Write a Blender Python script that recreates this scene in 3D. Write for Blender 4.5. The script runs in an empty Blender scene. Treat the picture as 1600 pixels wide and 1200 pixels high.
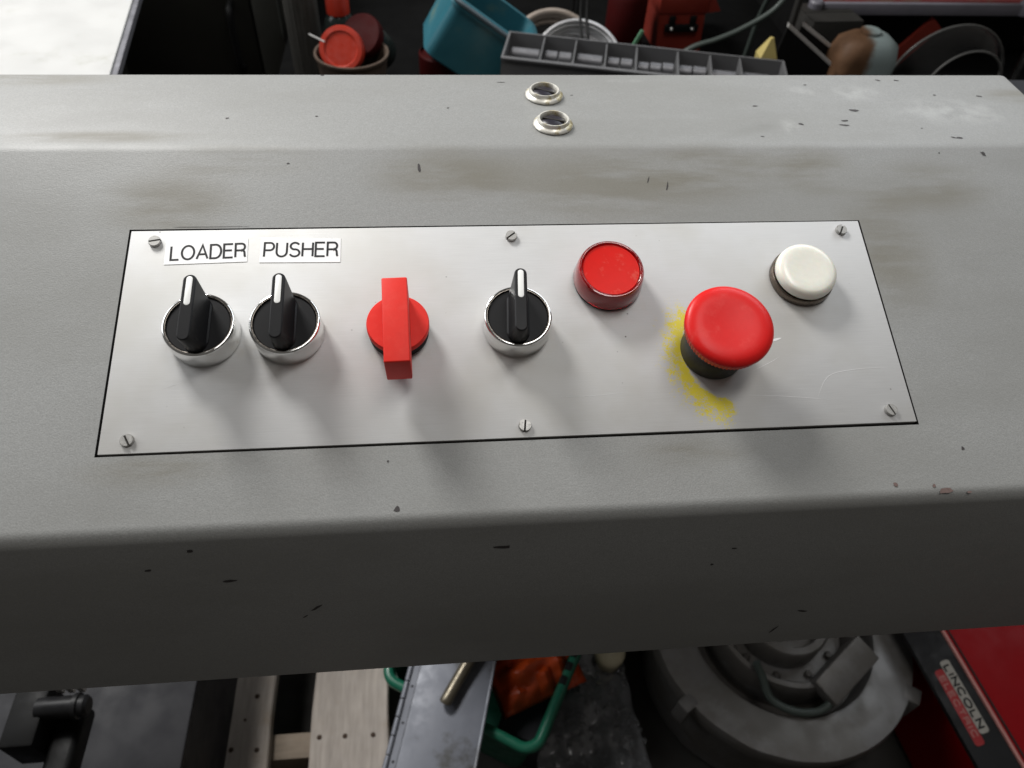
import bpy, bmesh, math, random
from mathutils import Vector, Matrix, Euler, noise

random.seed(7)
SC = bpy.context.scene
COL = SC.collection
PI = math.pi
TILT = math.radians(18.6)          # slope of the control face

# ------------------------------------------------------------------ camera
cam_d = bpy.data.cameras.new('camera')
cam = bpy.data.objects.new('camera', cam_d)
COL.objects.link(cam)
cam.matrix_world = Matrix(((0.9951, 0.0328, -0.0932, -0.0351),
                           (-0.0864, 0.7474, -0.6588, -0.2394),
                           (0.0481, 0.6636, 0.7465, 1.2320),
                           (0, 0, 0, 1)))
cam_d.sensor_width = 36.0
cam_d.lens = 36.0 * 1170.72 / 1600.0
cam_d.clip_start = 0.01
cam_d.clip_end = 50
cam_d.dof.use_dof = True
cam_d.dof.focus_distance = 0.335
cam_d.dof.aperture_fstop = 15.0
SC.camera = cam

# ------------------------------------------------------------------ ambient light of the workshop, lamps, exposure
w = bpy.data.worlds.new('World'); SC.world = w; w.use_nodes = True
w.node_tree.nodes['Background'].inputs[0].default_value = (1.0, 0.94, 0.87, 1)
w.node_tree.nodes['Background'].inputs[1].default_value = 0.085

def area(name, loc, target, sx, sy, power, col):
    d = bpy.data.lights.new(name, 'AREA'); d.shape = 'RECTANGLE'; d.size = sx; d.size_y = sy
    d.energy = power; d.color = col
    o = bpy.data.objects.new(name, d); COL.objects.link(o); o.location = loc
    o.rotation_euler = (Vector(target) - Vector(loc)).to_track_quat('-Z', 'Y').to_euler()
    return o
area('window_light', (-0.95, 1.40, 2.45), (0, 0, 1), 0.55, 0.55, 52, (1.0, 0.985, 0.96))
area('overhead_fill_light', (0.25, -0.10, 2.75), (0, 0.1, 1), 1.2, 0.35, 11, (1.0, 0.98, 0.95))  # added overhead fill that brightens the bezel fronts
area('ceiling_lamp_far', (1.5, 1.7, 2.6), (0.1, 0.1, 1), 1.8, 1.0, 26, (0.88, 0.94, 1.0))
area('left_fill_light', (-1.7, 0.75, 1.9), (-0.3, 0.2, 0.98), 0.9, 1.4, 15, (0.96, 0.98, 1.0))  # added fill to brighten the left side; no doorway stands there

SC.view_settings.view_transform = 'Standard'
SC.view_settings.look = 'None'
SC.view_settings.exposure = 0.05
SC.view_settings.gamma = 1.0
SC.view_settings.use_curve_mapping = False
SC.render.engine = 'CYCLES'
SC.cycles.use_denoising = True
SC.cycles.max_bounces = 8

# ------------------------------------------------------------------ helpers: materials
def nn(nt, typ, **kw):
    n = nt.nodes.new(typ)
    for k, v in kw.items(): setattr(n, k, v)
    return n

def mixc(nt, fac, a, b, mode='MIX'):
    m = nn(nt, 'ShaderNodeMix', data_type='RGBA', blend_type=mode)
    for sock, v in ((m.inputs[0], fac), (m.inputs[6], a), (m.inputs[7], b)):
        if isinstance(v, bpy.types.NodeSocket): nt.links.new(v, sock)
        elif isinstance(v, (int, float)): sock.default_value = v
        else: sock.default_value = (*v[:3], 1)
    return m.outputs[2]

def maprange(nt, v, a, b, c=0.0, d=1.0, smooth=True):
    m = nn(nt, 'ShaderNodeMapRange', clamp=True)
    if smooth: m.interpolation_type = 'SMOOTHSTEP'
    nt.links.new(v, m.inputs[0])
    for i, x in enumerate((a, b, c, d)): m.inputs[1 + i].default_value = x
    return m.outputs[0]

def mth(nt, op, a, b=None, clamp=False):
    m = nn(nt, 'ShaderNodeMath', operation=op, use_clamp=clamp)
    for i, v in enumerate((a, b)):
        if v is None: continue
        if isinstance(v, bpy.types.NodeSocket): nt.links.new(v, m.inputs[i])
        else: m.inputs[i].default_value = v
    return m.outputs[0]

def tex(nt, co, scale, detail=3, rough=0.55, sc=(1, 1, 1)):
    if sc != (1, 1, 1):
        mp = nn(nt, 'ShaderNodeMapping'); mp.inputs['Scale'].default_value = sc
        nt.links.new(co, mp.inputs[0]); co = mp.outputs[0]
    n = nn(nt, 'ShaderNodeTexNoise'); n.inputs['Scale'].default_value = scale
    n.inputs['Detail'].default_value = detail; n.inputs['Roughness'].default_value = rough
    nt.links.new(co, n.inputs['Vector'])
    return n.outputs[0]

def base(name):
    m = bpy.data.materials.new(name); m.use_nodes = True
    nt = m.node_tree; b = nt.nodes['Principled BSDF']
    co = nn(nt, 'ShaderNodeTexCoord').outputs['Object']
    return m, nt, b, co

def blob(nt, co, cx, cy, rx, ry, rot=0.0):
    """soft elliptical patch in the object's xy plane, 1 in the middle"""
    mp = nn(nt, 'ShaderNodeMapping', vector_type='TEXTURE')
    mp.inputs['Location'].default_value = (cx, cy, 0)
    mp.inputs['Rotation'].default_value = (0, 0, rot)
    mp.inputs['Scale'].default_value = (rx, ry, 1e6)
    nt.links.new(co, mp.inputs[0])
    l = nn(nt, 'ShaderNodeVectorMath', operation='LENGTH'); nt.links.new(mp.outputs[0], l.inputs[0])
    return maprange(nt, l.outputs['Value'], 0.15, 1.0, 1.0, 0.0)

def addup(nt, socks):
    s = socks[0]
    for t in socks[1:]: s = mth(nt, 'ADD', s, t)
    return s

def bump(nt, b, h, strength, dist):
    n = nn(nt, 'ShaderNodeBump'); n.inputs['Strength'].default_value = strength; n.inputs['Distance'].default_value = dist
    nt.links.new(h, n.inputs['Height']); nt.links.new(n.outputs[0], b.inputs['Normal'])

def mk(name, col, rough=0.5, metal=0.0, var=0.25, vscale=25, dirt=None, dscale=12, dlo=0.5, dhi=0.7, bs=0, bscale=300,
       coat=0.0, trans=0.0, sc=(1, 1, 1), spec=None):
    if spec is None: spec = 0.5 if max(col) > 0.08 else 0.22
    m, nt, b, co = base(name)
    n = tex(nt, co, vscale, 4, 0.6, sc)
    c = mixc(nt, n, [x * (1 - var) for x in col], [min(1, x * (1 + var)) for x in col])
    if dirt:
        d = maprange(nt, tex(nt, co, dscale, 5, 0.65), dlo, dhi)
        c = mixc(nt, d, c, dirt)
    nt.links.new(c, b.inputs['Base Color'])
    r = maprange(nt, tex(nt, co, vscale * 2.3, 3), 0.3, 0.7, max(0.02, rough - 0.08), min(1, rough + 0.08))
    nt.links.new(r, b.inputs['Roughness'])
    b.inputs['Metallic'].default_value = metal
    b.inputs['Specular IOR Level'].default_value = spec
    b.inputs['Coat Weight'].default_value = coat
    b.inputs['Coat Roughness'].default_value = 0.08
    b.inputs['Transmission Weight'].default_value = trans
    if bs: bump(nt, b, tex(nt, co, bscale, 3, 0.6, sc), bs, 0.001)
    return m

# ---- grey console paint with grime, rubbed pale spots and a fine hammered grain
def console_paint():
    m, nt, b, co = base('console_paint')
    fine = tex(nt, co, 1500, 2, 0.6)
    mid = tex(nt, co, 420, 3, 0.6)
    big = tex(nt, co, 9, 4, 0.6, (0.6, 1.6, 1.6))
    strk = tex(nt, co, 38, 4, 0.65, (0.25, 1.4, 1.4))
    c = mixc(nt, fine, (0.178, 0.180, 0.176), (0.352, 0.355, 0.347))
    c = mixc(nt, maprange(nt, mid, 0.3, 0.7, 0, 0.32), c, (0.235, 0.237, 0.230))
    c = mixc(nt, maprange(nt, big, 0.38, 0.66, 0, 0.48), c, (0.20, 0.199, 0.187))
    # handled grime
    g = [blob(nt, co, *a) for a in (
        (-0.157, 0.064, 0.042, 0.024), (-0.130, 0.088, 0.055, 0.012), (-0.030, 0.079, 0.050, 0.024),
        (0.050, 0.073, 0.090, 0.030), (0.110, 0.082, 0.060, 0.020), (0.157, 0.080, 0.030, 0.020), (0.184, 0.036, 0.030, 0.045),
        (-0.150, -0.057, 0.040, 0.010), (0.072, -0.059, 0.032, 0.008), (-0.247, 0.165, 0.06, 0.014),
        (-0.200, 0.105, 0.075, 0.008), (0.303, 0.148, 0.03, 0.012), (0.150, -0.020, 0.02, 0.02), (0.215, 0.070, 0.05, 0.02))]
    gs = addup(nt, g)
    gs = mth(nt, 'MULTIPLY', gs, maprange(nt, strk, 0.34, 0.62, 0.12, 1.0))
    gs = mth(nt, 'MULTIPLY', gs, 0.66, True)
    c = mixc(nt, gs, c, (0.155, 0.143, 0.110))
    # dark thumb smears and pale rubbed spots on the top ledge
    sm = addup(nt, [blob(nt, co, 0.130, 0.110, 0.028, 0.006, 0.35), blob(nt, co, 0.142, 0.120, 0.010, 0.016, -0.3),
                    blob(nt, co, 0.110, 0.135, 0.03, 0.008, 0.2)])
    c = mixc(nt, mth(nt, 'MULTIPLY', mth(nt, 'MULTIPLY', sm, maprange(nt, strk, 0.35, 0.6)), 0.5, True), c, (0.2, 0.2, 0.19))
    pl = addup(nt, [blob(nt, co, 0.178, 0.152, 0.016, 0.006, -0.4), blob(nt, co, 0.206, 0.151, 0.020, 0.013, 0.2),
                    blob(nt, co, 0.155, 0.113, 0.008, 0.012), blob(nt, co, 0.075, 0.164, 0.014, 0.003), blob(nt, co, 0.255, 0.130, 0.05, 0.02)])
    pl = mth(nt, 'MULTIPLY', mth(nt, 'MULTIPLY', pl, maprange(nt, tex(nt, co, 90, 4, 0.6), 0.35, 0.65)), 0.20, True)
    c = mixc(nt, pl, c, (0.62, 0.63, 0.62))
    nt.links.new(c, b.inputs['Base Color'])
    r = mth(nt, 'ADD', maprange(nt, big, 0.35, 0.7, 0.46, 0.55), mth(nt, 'MULTIPLY', gs, 0.15))
    nt.links.new(r, b.inputs['Roughness'])
    b.inputs['Specular IOR Level'].default_value = 0.30
    h = addup(nt, [mth(nt, 'MULTIPLY', fine, 0.8), mth(nt, 'MULTIPLY', mid, 0.45)])
    bump(nt, b, h, 0.35, 0.00030)
    return m

# ---- satin aluminium plate with brushed grain, specks and the rest of a yellow ring sticker (object xy = plate plane)
def plate_metal():
    m, nt, b, co = base('satin_aluminium')
    br = tex(nt, co, 60, 3, 0.7, (1, 40, 1))
    cl = tex(nt, co, 14, 4, 0.6)
    fine = tex(nt, co, 1800, 2, 0.5)
    c = mixc(nt, br, (0.460, 0.460, 0.459), (0.600, 0.600, 0.598))
    c = mixc(nt, maprange(nt, fine, 0.35, 0.7, 0, 0.25), c, (0.50, 0.50, 0.495))
    c = mixc(nt, maprange(nt, cl, 0.42, 0.68, 0, 0.40), c, (0.42, 0.405, 0.36))
    # handling dirt close to the switches
    g = addup(nt, [blob(nt, co, u, v, 0.024, 0.022) for u, v in ((-0.135, -0.006), (-0.100, -0.006), (-0.053, -0.006), (-0.001, -0.006), (0.042, 0.014), (0.135, 0.016), (0.088, -0.02))])
    gd = mth(nt, 'MULTIPLY', g, maprange(nt, tex(nt, co, 90, 5, 0.7), 0.40, 0.72, 0, 0.62), True)
    c = mixc(nt, gd, c, (0.42, 0.38, 0.31))
    v = nn(nt, 'ShaderNodeTexVoronoi', feature='F1'); v.inputs['Scale'].default_value = 230
    nt.links.new(co, v.inputs['Vector'])
    spk = mth(nt, 'MULTIPLY', maprange(nt, v.outputs['Distance'], 0.06, 0.13, 1, 0),
              maprange(nt, mth(nt, 'ADD', tex(nt, co, 33, 3, 0.7), mth(nt, 'MULTIPLY', g, 0.13)), 0.61, 0.66))
    c = mixc(nt, mth(nt, 'MULTIPLY', spk, 0.85), c, (0.07, 0.06, 0.05))
    # worn yellow paint: a left-hand crescent round the stop button
    cu, cv = 0.0905, -0.0160
    sep = nn(nt, 'ShaderNodeSeparateXYZ'); nt.links.new(co, sep.inputs[0])
    du = mth(nt, 'SUBTRACT', sep.outputs[0], cu); dv = mth(nt, 'MULTIPLY', mth(nt, 'SUBTRACT', sep.outputs[1], cv), 0.76)
    rr = mth(nt, 'SQRT', mth(nt, 'ADD', mth(nt, 'MULTIPLY', du, du), mth(nt, 'MULTIPLY', dv, dv)))
    band = mth(nt, 'MULTIPLY', maprange(nt, rr, 0.0140, 0.0195), maprange(nt, rr, 0.0185, 0.0420, 1, 0, False))
    ang = mth(nt, 'ARCTAN2', dv, mth(nt, 'MULTIPLY', du, -1))     # 0 = towards the left, + up, - down
    sect = mth(nt, 'MULTIPLY', maprange(nt, ang, -1.95, -1.45), maprange(nt, ang, 0.65, 1.45, 1, 0))
    wn = mth(nt, 'ADD', mth(nt, 'MULTIPLY', tex(nt, co, 300, 5, 0.85), 1.6), mth(nt, 'MULTIPLY', tex(nt, co, 1100, 3, 0.75), 0.8))
    yl = mth(nt, 'SUBTRACT', mth(nt, 'ADD', mth(nt, 'MULTIPLY', mth(nt, 'MULTIPLY', band, sect), 1.02), wn), 1.82)
    yl = mth(nt, 'MULTIPLY', maprange(nt, yl, 0.0, 0.30, 0, 0.92), maprange(nt, mth(nt, 'MULTIPLY', band, sect), 0.0, 0.25))
    yc = mixc(nt, tex(nt, co, 130, 2), (0.60, 0.51, 0.04), (0.78, 0.64, 0.006))
    c = mixc(nt, yl, c, yc)
    nt.links.new(c, b.inputs['Base Color'])
    mt = mth(nt, 'MULTIPLY', mth(nt, 'SUBTRACT', 1.0, yl), 0.10)
    nt.links.new(mt, b.inputs['Metallic'])
    r = maprange(nt, br, 0.3, 0.7, 0.46, 0.56)
    nt.links.new(r, b.inputs['Roughness'])
    b.inputs['Specular IOR Level'].default_value = 0.18
    bump(nt, b, mth(nt, 'ADD', br, mth(nt, 'MULTIPLY', fine, 0.6)), 0.10, 0.0002)
    return m

def scuffed(name, col, pale, rough=0.3, coat=0.0, lo=0.56, hi=0.72, amt=0.5, scale=70, bs=0.08):
    m, nt, b, co = base(name)
    n = tex(nt, co, scale, 5, 0.7)
    c = mixc(nt, tex(nt, co, 400, 2), [x * .9 for x in col], col)
    f = maprange(nt, n, lo, hi, 0, amt)
    c = mixc(nt, f, c, pale)
    nt.links.new(c, b.inputs['Base Color'])
    nt.links.new(mth(nt, 'ADD', mth(nt, 'MULTIPLY', f, 0.4), rough), b.inputs['Roughness'])
    b.inputs['Specular IOR Level'].default_value = 0.16 if max(col) < 0.08 else (0.22 if col[1] < 0.1 else 0.5)
    b.inputs['Coat Weight'].default_value = coat
    b.inputs['Coat Roughness'].default_value = 0.15
    bump(nt, b, tex(nt, co, 1600, 2), bs, 0.0002)
    return m

M = {}
M['paint'] = console_paint()
M['plate'] = plate_metal()
M['gap'] = mk('recess_shadow_paint', (0.02, 0.019, 0.018), 0.8)
M['chip'] = mk('bare_chip', (0.05, 0.045, 0.045), 0.6, vscale=300, var=0.5)
M['chip_brown'] = mk('brown_chip', (0.13, 0.085, 0.075), 0.6, vscale=300, var=0.5)
M['scratch'] = mk('bright_scratch', (0.66, 0.66, 0.66), 0.5)
M['chrome'] = mk('chrome', (0.78, 0.78, 0.77), 0.13, 1.0, var=0.06, vscale=60, dirt=(0.35, 0.30, 0.23), dscale=90, dlo=0.62, dhi=0.8)
M['chrome_rim'] = mk('tarnished_rim', (0.30, 0.27, 0.24), 0.28, 1.0, var=0.3, vscale=300)
M['black'] = scuffed('black_plastic', (0.010, 0.010, 0.011), (0.06, 0.057, 0.05), 0.48, lo=0.55, hi=0.8, amt=0.4, scale=160)
M['black_handle'] = scuffed('black_handle_plastic', (0.012, 0.012, 0.013), (0.05, 0.048, 0.045), 0.40, lo=0.6, hi=0.8, amt=0.35, scale=160)
M['inlay'] = mk('white_inlay', (0.80, 0.80, 0.78), 0.45, var=0.05)
M['red_handle'] = scuffed('red_orange_plastic', (0.74, 0.026, 0.016), (0.78, 0.12, 0.09), 0.50, lo=0.45, hi=0.9, amt=0.25, scale=220)
M['red_head'] = scuffed('red_button_plastic', (0.66, 0.014, 0.013), (0.74, 0.13, 0.11), 0.34, lo=0.50, hi=0.9, amt=0.45, scale=120)
M['charcoal'] = scuffed('charcoal_collar', (0.045, 0.044, 0.040), (0.11, 0.11, 0.10), 0.45, lo=0.5, hi=0.8, amt=0.4, scale=150)
M['ivory'] = scuffed('ivory_plastic', (0.80, 0.79, 0.71), (0.72, 0.70, 0.60), 0.22, lo=0.5, hi=0.8, amt=0.4, scale=70, bs=0.02)
M['ivory'].node_tree.nodes['Principled BSDF'].inputs['Subsurface Weight'].default_value = 0.25
M['ivory'].node_tree.nodes['Principled BSDF'].inputs['Subsurface Scale'].default_value = 0.003
M['brown_metal'] = mk('tarnished_ring_metal', (0.17, 0.14, 0.115), 0.3, 0.9, var=0.3, vscale=200, dirt=(0.07, 0.055, 0.045), dscale=120, dlo=0.5, dhi=0.7)
M['rubber'] = mk('black_rubber', (0.012, 0.012, 0.012), 0.7)
M['lens'] = mk('red_lens', (0.52, 0.004, 0.008), 0.06, var=0.05, trans=0.70, coat=0.4)
M['lens_top'] = scuffed('red_lens_face', (0.66, 0.006, 0.002), (0.60, 0.16, 0.12), 0.24, lo=0.52, hi=0.66, amt=0.42, scale=85, bs=0.03)
M['lens_top'].node_tree.nodes['Principled BSDF'].inputs['Specular IOR Level'].default_value = 0.10
M['reflector'] = mk('pilot_reflector', (0.55, 0.10, 0.09), 0.5, var=0.1)
M['screw'] = mk('zinc_screw', (0.36, 0.355, 0.34), 0.45, 0.5, var=0.25, vscale=400, dirt=(0.12, 0.10, 0.08), dscale=500, dlo=0.55, dhi=0.75)
M['slot'] = mk('slot_dark', (0.03, 0.027, 0.024), 0.8)  # near-black colour for the screw and plug slots
M['paper'] = mk('white_label', (0.92, 0.92, 0.92), 0.4, var=0.03)
M['ink'] = mk('black_ink', (0.012, 0.012, 0.014), 0.5)
M['zinc_ring'] = mk('yellowed_zinc', (0.70, 0.68, 0.62), 0.42, 0.5, var=0.1, vscale=250, dirt=(0.45, 0.38, 0.20), dscale=170, dlo=0.52, dhi=0.68)
M['plug'] = mk('dark_plug', (0.022, 0.020, 0.028), 0.35, 0.0, spec=0.25)
# workshop
M['concrete'] = mk('oily_concrete', (0.045, 0.043, 0.04), 0.7, vscale=8, var=0.4, dirt=(0.018, 0.017, 0.016), dscale=3, bs=0.2, bscale=120)
M['wood'] = mk('pallet_wood', (0.36, 0.32, 0.285), 0.75, var=0.42, vscale=30, sc=(6, 0.6, 6), dirt=(0.30, 0.25, 0.20), dscale=14, bs=0.25, bscale=160)
M['wood2'] = mk('pallet_wood_dark', (0.24, 0.195, 0.15), 0.8, var=0.4, vscale=30, sc=(0.6, 6, 6), bs=0.25, bscale=160)
M['nail'] = mk('nail_rust', (0.05, 0.032, 0.022), 0.7, 0.3)
M['grey_sheet'] = mk('grey_machine_paint', (0.017, 0.017, 0.0205), 0.55, vscale=10, var=0.1, dirt=(0.015, 0.015, 0.0165), dscale=6)
M['steel_blue'] = mk('blue_grey_steel', (0.16, 0.17, 0.20), 0.5, 0.15, vscale=18, var=0.22, dirt=(0.08, 0.08, 0.08), dscale=11, dlo=0.55, dhi=0.68, bs=0.05)
M['brass'] = mk('worn_brass', (0.16, 0.14, 0.105), 0.38, 0.7, vscale=90)
M['green'] = mk('green_crate_plastic', (0.009, 0.12, 0.07), 0.35, vscale=30, var=0.3, coat=0.2)
M['dark_card'] = mk('dark_box', (0.025, 0.025, 0.03), 0.6)
M['orange_bag'] = mk('orange_bag', (0.50, 0.060, 0.008), 0.35, vscale=20, var=0.4)
M['bubble'] = mk('clear_film', (0.62, 0.63, 0.66), 0.10, var=0.1, trans=0.78, spec=0.7)
M['bubble_pop'] = mk('film_bubbles', (0.70, 0.71, 0.73), 0.04, var=0.1, trans=0.9, spec=0.8)
M['cream'] = mk('cream_plastic', (0.60, 0.54, 0.38), 0.5)
M['cast'] = mk('cast_aluminium', (0.125, 0.120, 0.116), 0.5, 0.35, vscale=16, var=0.35, dirt=(0.10, 0.093, 0.085), dscale=9, dlo=0.44, dhi=0.56, bs=0.15, bscale=250)
M['cast_dark'] = mk('dark_casting', (0.055, 0.05, 0.045), 0.45, 0.4, vscale=30, var=0.5, bs=0.2)  # darker casting colour for the trough and bolts
M['welder_red'] = mk('welder_red', (0.22, 0.002, 0.004), 0.42, vscale=14, var=0.15, coat=0.0, spec=0.06)
M['welder_black'] = mk('welder_black', (0.014, 0.014, 0.015), 0.4)
M['badge_white'] = mk('badge_white', (0.36, 0.34, 0.30), 0.5, var=0.15, vscale=120)
M['badge_red'] = mk('badge_red', (0.34, 0.012, 0.014), 0.45)
M['badge_pale'] = mk('badge_pale', (0.40, 0.16, 0.14), 0.5)
M['white_top'] = mk('white_machine_top', (0.46, 0.46, 0.45), 0.45, vscale=7, var=0.08, dirt=(0.34, 0.34, 0.30), dscale=10, dlo=0.58, dhi=0.8)
M['edge_grey'] = mk('edge_grey', (0.20, 0.20, 0.22), 0.4, 0.4)
M['olive'] = mk('dark_olive_steel', (0.010, 0.0095, 0.007), 0.6, vscale=6, var=0.3)
M['olive2'] = mk('olive_frame', (0.035, 0.035, 0.03), 0.6, vscale=12)
M['roll'] = mk('grey_matting', (0.05, 0.048, 0.043), 0.8, var=0.8, vscale=90, sc=(6, 6, 0.35), bs=0.6, bscale=200)
M['bench'] = mk('shade_black_bench', (0.003, 0.003, 0.003), 0.9, spec=0.06, vscale=10, var=0.6)  # near-black colour also stands for the shade between the things behind
M['bucket'] = mk('beige_bucket', (0.075, 0.055, 0.042), 0.5, vscale=30)
M['lid_orange'] = mk('orange_lid', (0.34, 0.022, 0.008), 0.4, vscale=40)
M['dark_glass'] = mk('dark_bottle', (0.02, 0.026, 0.024), 0.2)
M['blue_bin'] = mk('blue_bin_plastic', (0.024, 0.120, 0.155), 0.4, vscale=9, var=0.35, dirt=(0.10, 0.16, 0.13), dscale=10, dlo=0.55, dhi=0.75)
M['bin_rim'] = mk('bin_rim_grey', (0.10, 0.13, 0.15), 0.4)
M['tray'] = mk('grey_tray_plastic', (0.115, 0.115, 0.118), 0.45, vscale=30, var=0.12)
M['pin'] = mk('steel_pins', (0.17, 0.17, 0.18), 0.42, 0.5, vscale=80)
M['coil'] = mk('bright_wire', (0.55, 0.55, 0.56), 0.35, 0.5, vscale=60)
M['coil2'] = mk('brown_wire', (0.30, 0.25, 0.21), 0.5, 0.2, vscale=60)
M['tool_red'] = mk('red_toolbox_paint', (0.19, 0.020, 0.011), 0.55, vscale=18, var=0.2)
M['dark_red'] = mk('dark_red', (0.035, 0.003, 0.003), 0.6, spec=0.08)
M['black_steel'] = mk('black_steel', (0.008, 0.008, 0.008), 0.5, 0.0, spec=0.12)
M['hose'] = mk('green_grey_hose', (0.050, 0.062, 0.056), 0.4)
M['yellow'] = mk('yellow_wedge', (0.42, 0.34, 0.12), 0.5)
M['pale_steel'] = mk('pale_edges', (0.60, 0.59, 0.57), 0.4, 0.4)
M['grey_box'] = mk('grey_carton', (0.025, 0.024, 0.022), 0.7)
M['pink_red'] = mk('faded_red_top', (0.36, 0.08, 0.075), 0.5, vscale=14, dirt=(0.30, 0.18, 0.12))
M['lilac'] = mk('grey_trim', (0.15, 0.145, 0.17), 0.45)
M['smoke'] = mk('smoky_plastic', (0.012, 0.012, 0.012), 0.22, trans=0.2, spec=0.3)
M['smoke'].node_tree.nodes['Principled BSDF'].inputs['Alpha'].default_value = 0.4
M['smoke_rim'] = mk('smoky_rim', (0.08, 0.08, 0.077), 0.3)
M['green_strip'] = mk('green_strip', (0.10, 0.24, 0.14), 0.5)

def jug_mat():
    m, nt, b, co = base('stained_jug')
    sep = nn(nt, 'ShaderNodeSeparateXYZ'); nt.links.new(co, sep.inputs[0])
    e = mth(nt, 'ADD', sep.outputs[0], mth(nt, 'MULTIPLY', tex(nt, co, 40, 4, 0.6), 0.03))
    f = maprange(nt, e, 0.004, 0.022)
    c = mixc(nt, tex(nt, co, 60, 4), (0.06, 0.03, 0.014), (0.13, 0.07, 0.038))
    c = mixc(nt, f, c, (0.22, 0.27, 0.27))
    nt.links.new(c, b.inputs['Base Color']); b.inputs['Roughness'].default_value = 0.6; b.inputs['Specular IOR Level'].default_value = 0.2
    return m
M['jug'] = jug_mat()

# ------------------------------------------------------------------ helpers: geometry
class G:
    def __init__(s): s.v = []; s.f = []
    def add(s, v, f, T=None):
        o = len(s.v)
        s.v += [tuple(T @ Vector(p)) if T is not None else tuple(p) for p in v]
        s.f += [tuple(i + o for i in q) for q in f]
        return s
    def box(s, x0, x1, y0, y1, z0, z1, T=None, bev=0.0, seg=2):
        if bev:
            bm = bmesh.new(); bmesh.ops.create_cube(bm, size=1)
            for q in bm.verts:
                q.co = Vector(((x0 + x1) / 2 + q.co.x * (x1 - x0), (y0 + y1) / 2 + q.co.y * (y1 - y0), (z0 + z1) / 2 + q.co.z * (z1 - z0)))
            bmesh.ops.bevel(bm, geom=list(bm.edges), offset=bev, segments=seg, profile=0.5, affect='EDGES')
            bm.verts.index_update()
            s.add([q.co.copy() for q in bm.verts], [[q.index for q in f.verts] for f in bm.faces], T); bm.free(); return s
        v = [(x0, y0, z0), (x1, y0, z0), (x1, y1, z0), (x0, y1, z0), (x0, y0, z1), (x1, y0, z1), (x1, y1, z1), (x0, y1, z1)]
        return s.add(v, [(3, 2, 1, 0), (4, 5, 6, 7), (0, 1, 5, 4), (1, 2, 6, 5), (2, 3, 7, 6), (3, 0, 4, 7)], T)
    def lathe(s, prof, n=64, T=None, cap0=True, cap1=True, wob=None, close=False):
        v = []; f = []
        for k, (r, z) in enumerate(prof):
            for i in range(n):
                a = 2 * PI * i / n
                rr = r + (wob(k, i, a) if wob else 0)
                v.append((rr * math.cos(a), rr * math.sin(a), z))
        m = len(prof)
        for k in range(m if close else m - 1):
            k2 = (k + 1) % m
            for i in range(n):
                j = (i + 1) % n
                f.append((k * n + i, k * n + j, k2 * n + j, k2 * n + i))
        if not close:
            if cap0: f.append(tuple(reversed(range(n))))
            if cap1: f.append(tuple(range((m - 1) * n, m * n)))
        return s.add(v, f, T)
    def loft(s, loops, T=None, cap0=True, cap1=True):
        n = len(loops[0]); v = [p for l in loops for p in l]; f = []
        for k in range(len(loops) - 1):
            for i in range(n):
                j = (i + 1) % n
                f.append((k * n + i, k * n + j, (k + 1) * n + j, (k + 1) * n + i))
        if cap0: f.append(tuple(reversed(range(n))))
        if cap1: f.append(tuple(range((len(loops) - 1) * n, len(loops) * n)))
        return s.add(v, f, T)
    def tube(s, pts, r, n=10, T=None):
        pts = [Vector(p) for p in pts]; loops = []
        up = Vector((0.13, 0.21, 1)).normalized()
        for i, p in enumerate(pts):
            d = (pts[min(i + 1, len(pts) - 1)] - pts[max(i - 1, 0)]).normalized()
            a = d.cross(up)
            if a.length < 1e-4: a = d.cross(Vector((1, 0, 0)))
            a.normalize(); bq = a.cross(d)
            rr = r[i] if isinstance(r, (list, tuple)) else r
            loops.append([p + (a * math.cos(2 * PI * k / n) + bq * math.sin(2 * PI * k / n)) * rr for k in range(n)])
        return s.loft(loops, T)
    def torus(s, R, r, n=64, m=10, T=None):
        return s.lathe([(R + r * math.cos(2 * PI * k / m), r * math.sin(2 * PI * k / m)) for k in range(m)], n, T, close=True)
    def obj(s, name, mat, parent=None, smooth=35, loc=None, rot=None):
        me = bpy.data.meshes.new(name); me.from_pydata(s.v, [], s.f); me.update()
        bm = bmesh.new(); bm.from_mesh(me); bmesh.ops.recalc_face_normals(bm, faces=bm.faces); bm.to_mesh(me); bm.free()
        if smooth:
            for p in me.polygons: p.use_smooth = True
            me.set_sharp_from_angle(angle=math.radians(smooth))
        me.materials.append(M[mat])
        o = bpy.data.objects.new(name, me); COL.objects.link(o)
        if parent: o.parent = parent
        if loc: o.location = loc
        if rot: o.rotation_euler = rot
        return o

def tag(o, label, cat, group=None, kind=None):
    o['label'] = label; o['category'] = cat
    if group: o['group'] = group
    if kind: o['kind'] = kind
    return o

def thing(name, label, cat, loc=(0, 0, 0), rot=(0, 0, 0), group=None):
    o = bpy.data.objects.new(name, None); o.empty_display_size = 0.01
    COL.objects.link(o); o.location = loc; o.rotation_euler = rot
    return tag(o, label, cat, group)

def on_plate(u, v, n=0.0):
    """point on the sloping control face: u right, v up the slope, n off the face"""
    return (u, v * math.cos(TILT) - n * math.sin(TILT), 1.0 + v * math.sin(TILT) + n * math.cos(TILT))
PR = (TILT, 0, 0)

def catmull(pts, k=8):
    out = []; P = [Vector(p) for p in pts]; P = [P[0] * 2 - P[1]] + P + [P[-1] * 2 - P[-2]]
    for i in range(1, len(P) - 2):
        for j in range(k):
            t = j / k; a, b, c, d = P[i - 1:i + 3]
            out.append(0.5 * ((2 * b) + (c - a) * t + (2 * a - 5 * b + 4 * c - d) * t * t + (3 * b - a - 3 * c + d) * t ** 3))
    out.append(P[-2]); return out

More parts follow.
